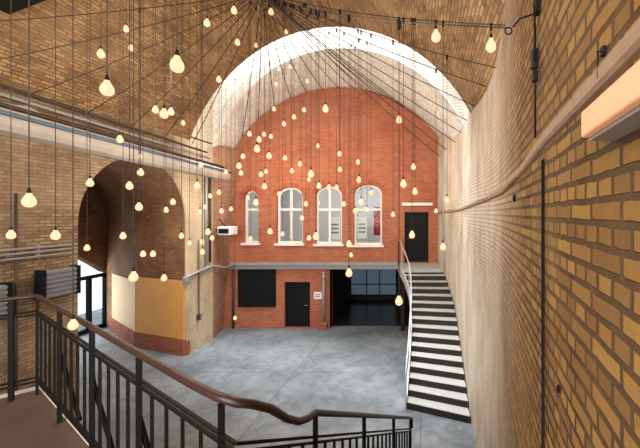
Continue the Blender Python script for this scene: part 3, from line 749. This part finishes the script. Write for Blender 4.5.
c = MB(); c.lathe([(0, .0), (.006, -.005), (.014, -.03), (.018, -.05), (.02, -.075), (0, -.075)], n=10); socket_me = c.mesh('socket'); socket_me.materials.append(M['black'])
c = MB(); pr = [(.0, -.06), (.02, -.062), (.024, -.08), (.038, -.1), (.049, -.125), (.053, -.15), (.049, -.172), (.037, -.19), (.018, -.201), (0, -.203)]
c.lathe(pr, n=16); bulb_me = c.mesh('bulb'); bulb_me.materials.append(M['bulb'])
c = MB(); c.lathe([(0, .02), (.014, .014), (.02, 0), (.016, -.07), (0, -.085)], n=8); clamp_me = c.mesh('clamp'); clamp_me.materials.append(M['black'])
DIA = .09; made = []
load = [0] * len(ANC)
for (u, v, s) in BULBS:
    k = (u - CX) / F; yt = F * DIA * 1.0 / s; best = None
    for i, (a, w) in enumerate(ANC):
        den = (a.x - HUB.x) - k * (a.y - HUB.y)
        if abs(den) < 1e-6: continue
        t = (k * HUB.y - HUB.x) / den
        if not .06 < t < .985: continue
        p = wpoint(i, t); zb = EYE + (CY - v) * p.y / F
        if p.y < 1.8 or p.z - zb < (.17 if s > 11 else .35) or zb < .4: continue
        if abs(p.x - LX) < .35 or wxs(p.y) - p.x < .16 or p.y > 14.6: continue
        cost = abs(math.log(p.y / yt)) + .03 * load[i]
        if best is None or cost < best[0]: best = (cost, i, p, zb)
    if best is None: print('NO WIRE', u, v, s); continue
    _, i, p, zb = best; load[i] += 1; made.append((u, v, s, p, zb))
cnt = {}
for i, (a, w) in enumerate(ANC):
    if w == 'near vault' and not load[i]: continue
    mb = MB(); wp_ = [wpoint(i, t / 14) for t in range(15)]; mb.tube(wp_, [.003 + .0009 * max(0, p.y) for p in wp_], 5)
    cnt[w] = cnt.get(w, 0) + 1
    lab = 'thin dark wire from ceiling hub to the %s, %s from the %s' % (w, ords(cnt[w] - 1), {'left wall': 'near end', 'far arch': 'left', 'right wall': 'far end', 'near vault': 'right'}[w])
    tag(mb.build('suspension_wire', M['wire']), lab, 'wire', 'wires fanning out from the ceiling hub')

def region(u, v, s):
    if v < 126 and u < 262 and not (v > 60 and u > 212): return 'under the brown vault'
    if v < 112 and u < 330: return 'before the pale arch band'
    if u > 430: return 'before the right wall'
    if u < 80: return 'before the near left brick wall'
    if u < 187: return 'before the passage arch'
    if u < 237: return 'before the pale pier'
    if v > 246: return 'low before the dark opening'
    if v < 152: return 'high up before the red wall'
    if v < 182: return 'above the windows before the red wall'
    if u < 273: return 'around the narrow first window'
    if u < 310: return 'around the second arched window'
    if u < 348: return 'around the third arched window'
    if u < 386: return 'around the fourth arched window'
    return 'near the upper black door'
SPECIAL = {(107, 89): 'big lit globe bulb on a long flex before the upper left brick vault', (177, 65): 'biggest lit globe bulb hanging high left of the pale arch band',
           (436, 36.5): 'big lit bulb under the vault, farther from the right wall than its twin', (491, 46): 'big lit bulb hung closest to the high hoist on the right wall',
           (29, 201): 'big lit globe bulb hanging before the near left brick wall', (256, 202.5): 'big lit globe bulb hanging before the narrow first window',
           (399, 301): 'lowest lit globe bulb, hanging before the dark opening beside the curved stairs', (73, 325): 'lit globe bulb low behind the near iron railing'}
regs = {}
for m in made:
    if (m[0], m[1]) not in SPECIAL: regs.setdefault(region(*m[:3]), []).append(m)
for r in regs.values(): r.sort(key=lambda m: m[0])
for (u, v, s, p, zb) in made:
    lab = SPECIAL.get((u, v))
    if not lab:
        r = region(u, v, s); L_ = regs[r]; i = [q[:2] for q in L_].index((u, v))
        lab = 'small lit pendant bulb %s, %s' % (r, ('leftmost' if i == 0 else 'rightmost' if i == len(L_) - 1 else ords(i) + ' from left'))
    e = empty('pendant_bulb', p, lab, 'pendant light', 'pendant bulbs hung from the wires')
    sc = max(.42, min(1.2, .78 * s * p.y / F / .1))
    top = zb + .14 * sc
    o = put('clamp', clamp_me, None, e)
    o = put('cable', cable_me, None, e); o.scale = (1, 1, p.z - top)
    o = put('socket', socket_me, None, e, (0, 0, top - p.z)); o.scale = (sc,) * 3
    o = put('bulb', bulb_me, None, e, (0, 0, top - p.z)); o.scale = (sc,) * 3

# ------------------------------------------------------------------ light
w = bpy.data.worlds.new('World'); scene.world = w; w.use_nodes = True
w.node_tree.nodes['Background'].inputs[0].default_value = (.86, .93, 1.0, 1); w.node_tree.nodes['Background'].inputs[1].default_value = 1.7
def area(name, loc, size, energy, col, rot):
    l = bpy.data.lights.new(name, 'AREA'); l.shape = 'RECTANGLE'; l.size, l.size_y = size; l.energy = energy; l.color = col
    if name == 'skylight': l.spread = math.radians(100)
    o = bpy.data.objects.new(name, l); COL.objects.link(o); o.location = loc; o.rotation_euler = rot; return o
ang = math.atan2(-4.0, 9.4)
area('skylight', (-3.7, edge(-3.7) + GAP / 2, 13.6), (9.2, 1.1), 860, (.93, .97, 1.0), (0, 0, ang))
area('ambient_fill_behind', (-4, -3.6, 6.2), (7.5, 5), 1000, (1.0, .95, .88), (math.radians(90), 0, 0))  # unseen fill added behind the camera to lift the whole hall
def point(name, loc, energy, rad=.25):
    l = bpy.data.lights.new(name, 'POINT'); l.energy = energy; l.color = (1.0, .84, .65); l.shadow_soft_size = rad
    o = bpy.data.objects.new(name, l); COL.objects.link(o); o.location = loc
# warm light of the strung bulbs, gathered into a few lamps among them
for i, loc in enumerate([(-1.2, 4.2, 6.6), (-3.2, 4.6, 6.9), (-5.6, 5.6, 6.6), (-2.2, 7.6, 7.2), (-5.2, 8.2, 7.2), (-6.6, 9.6, 5.6), (-3.7, 12.6, 7.2), (-1.0, 11.8, 6.4), (-6.2, 13.2, 6.4)]):
    point('bulb_light_%d' % i, loc, 75 if i < 6 else 120)
point('bulb_light_passage', (-9.3, 10.8, 4.2), 40)  # warm fill added to brighten the passage, no bulb hangs in it
area('passage_daylight', (EX + .1, AM + EY, 1.5), (2.6, 3.4), 60, (.95, .98, 1.0), (0, math.radians(-90), 0))
area('upper_room_lamp', (-4.4, YB + 1.6, 7.0), (5, 1.4), 85, (1.0, .98, .95), (0, 0, 0))

# ------------------------------------------------------------------ camera
cam = bpy.data.cameras.new('camera'); co = bpy.data.objects.new('camera', cam); COL.objects.link(co)
co.location = (0, 0, EYE); co.rotation_euler = (math.radians(90), 0, 0)
cam.sensor_width = 36; cam.sensor_fit = 'HORIZONTAL'; cam.lens = 36 * F / 640; cam.shift_x = (320 - CX) / 640; cam.shift_y = (CY - 224) / 640
cam.clip_start = .05; scene.camera = co
vs = scene.view_settings; vs.view_transform = 'Standard'; vs.look = 'None'; vs.gamma = 1; vs.exposure = .14; vs.use_curve_mapping = False
scene.cycles.use_denoising = True
scene.cycles.max_bounces = 8; scene.cycles.diffuse_bounces = 5; scene.cycles.transparent_max_bounces = 12
scene.cycles.sample_clamp_indirect = 6
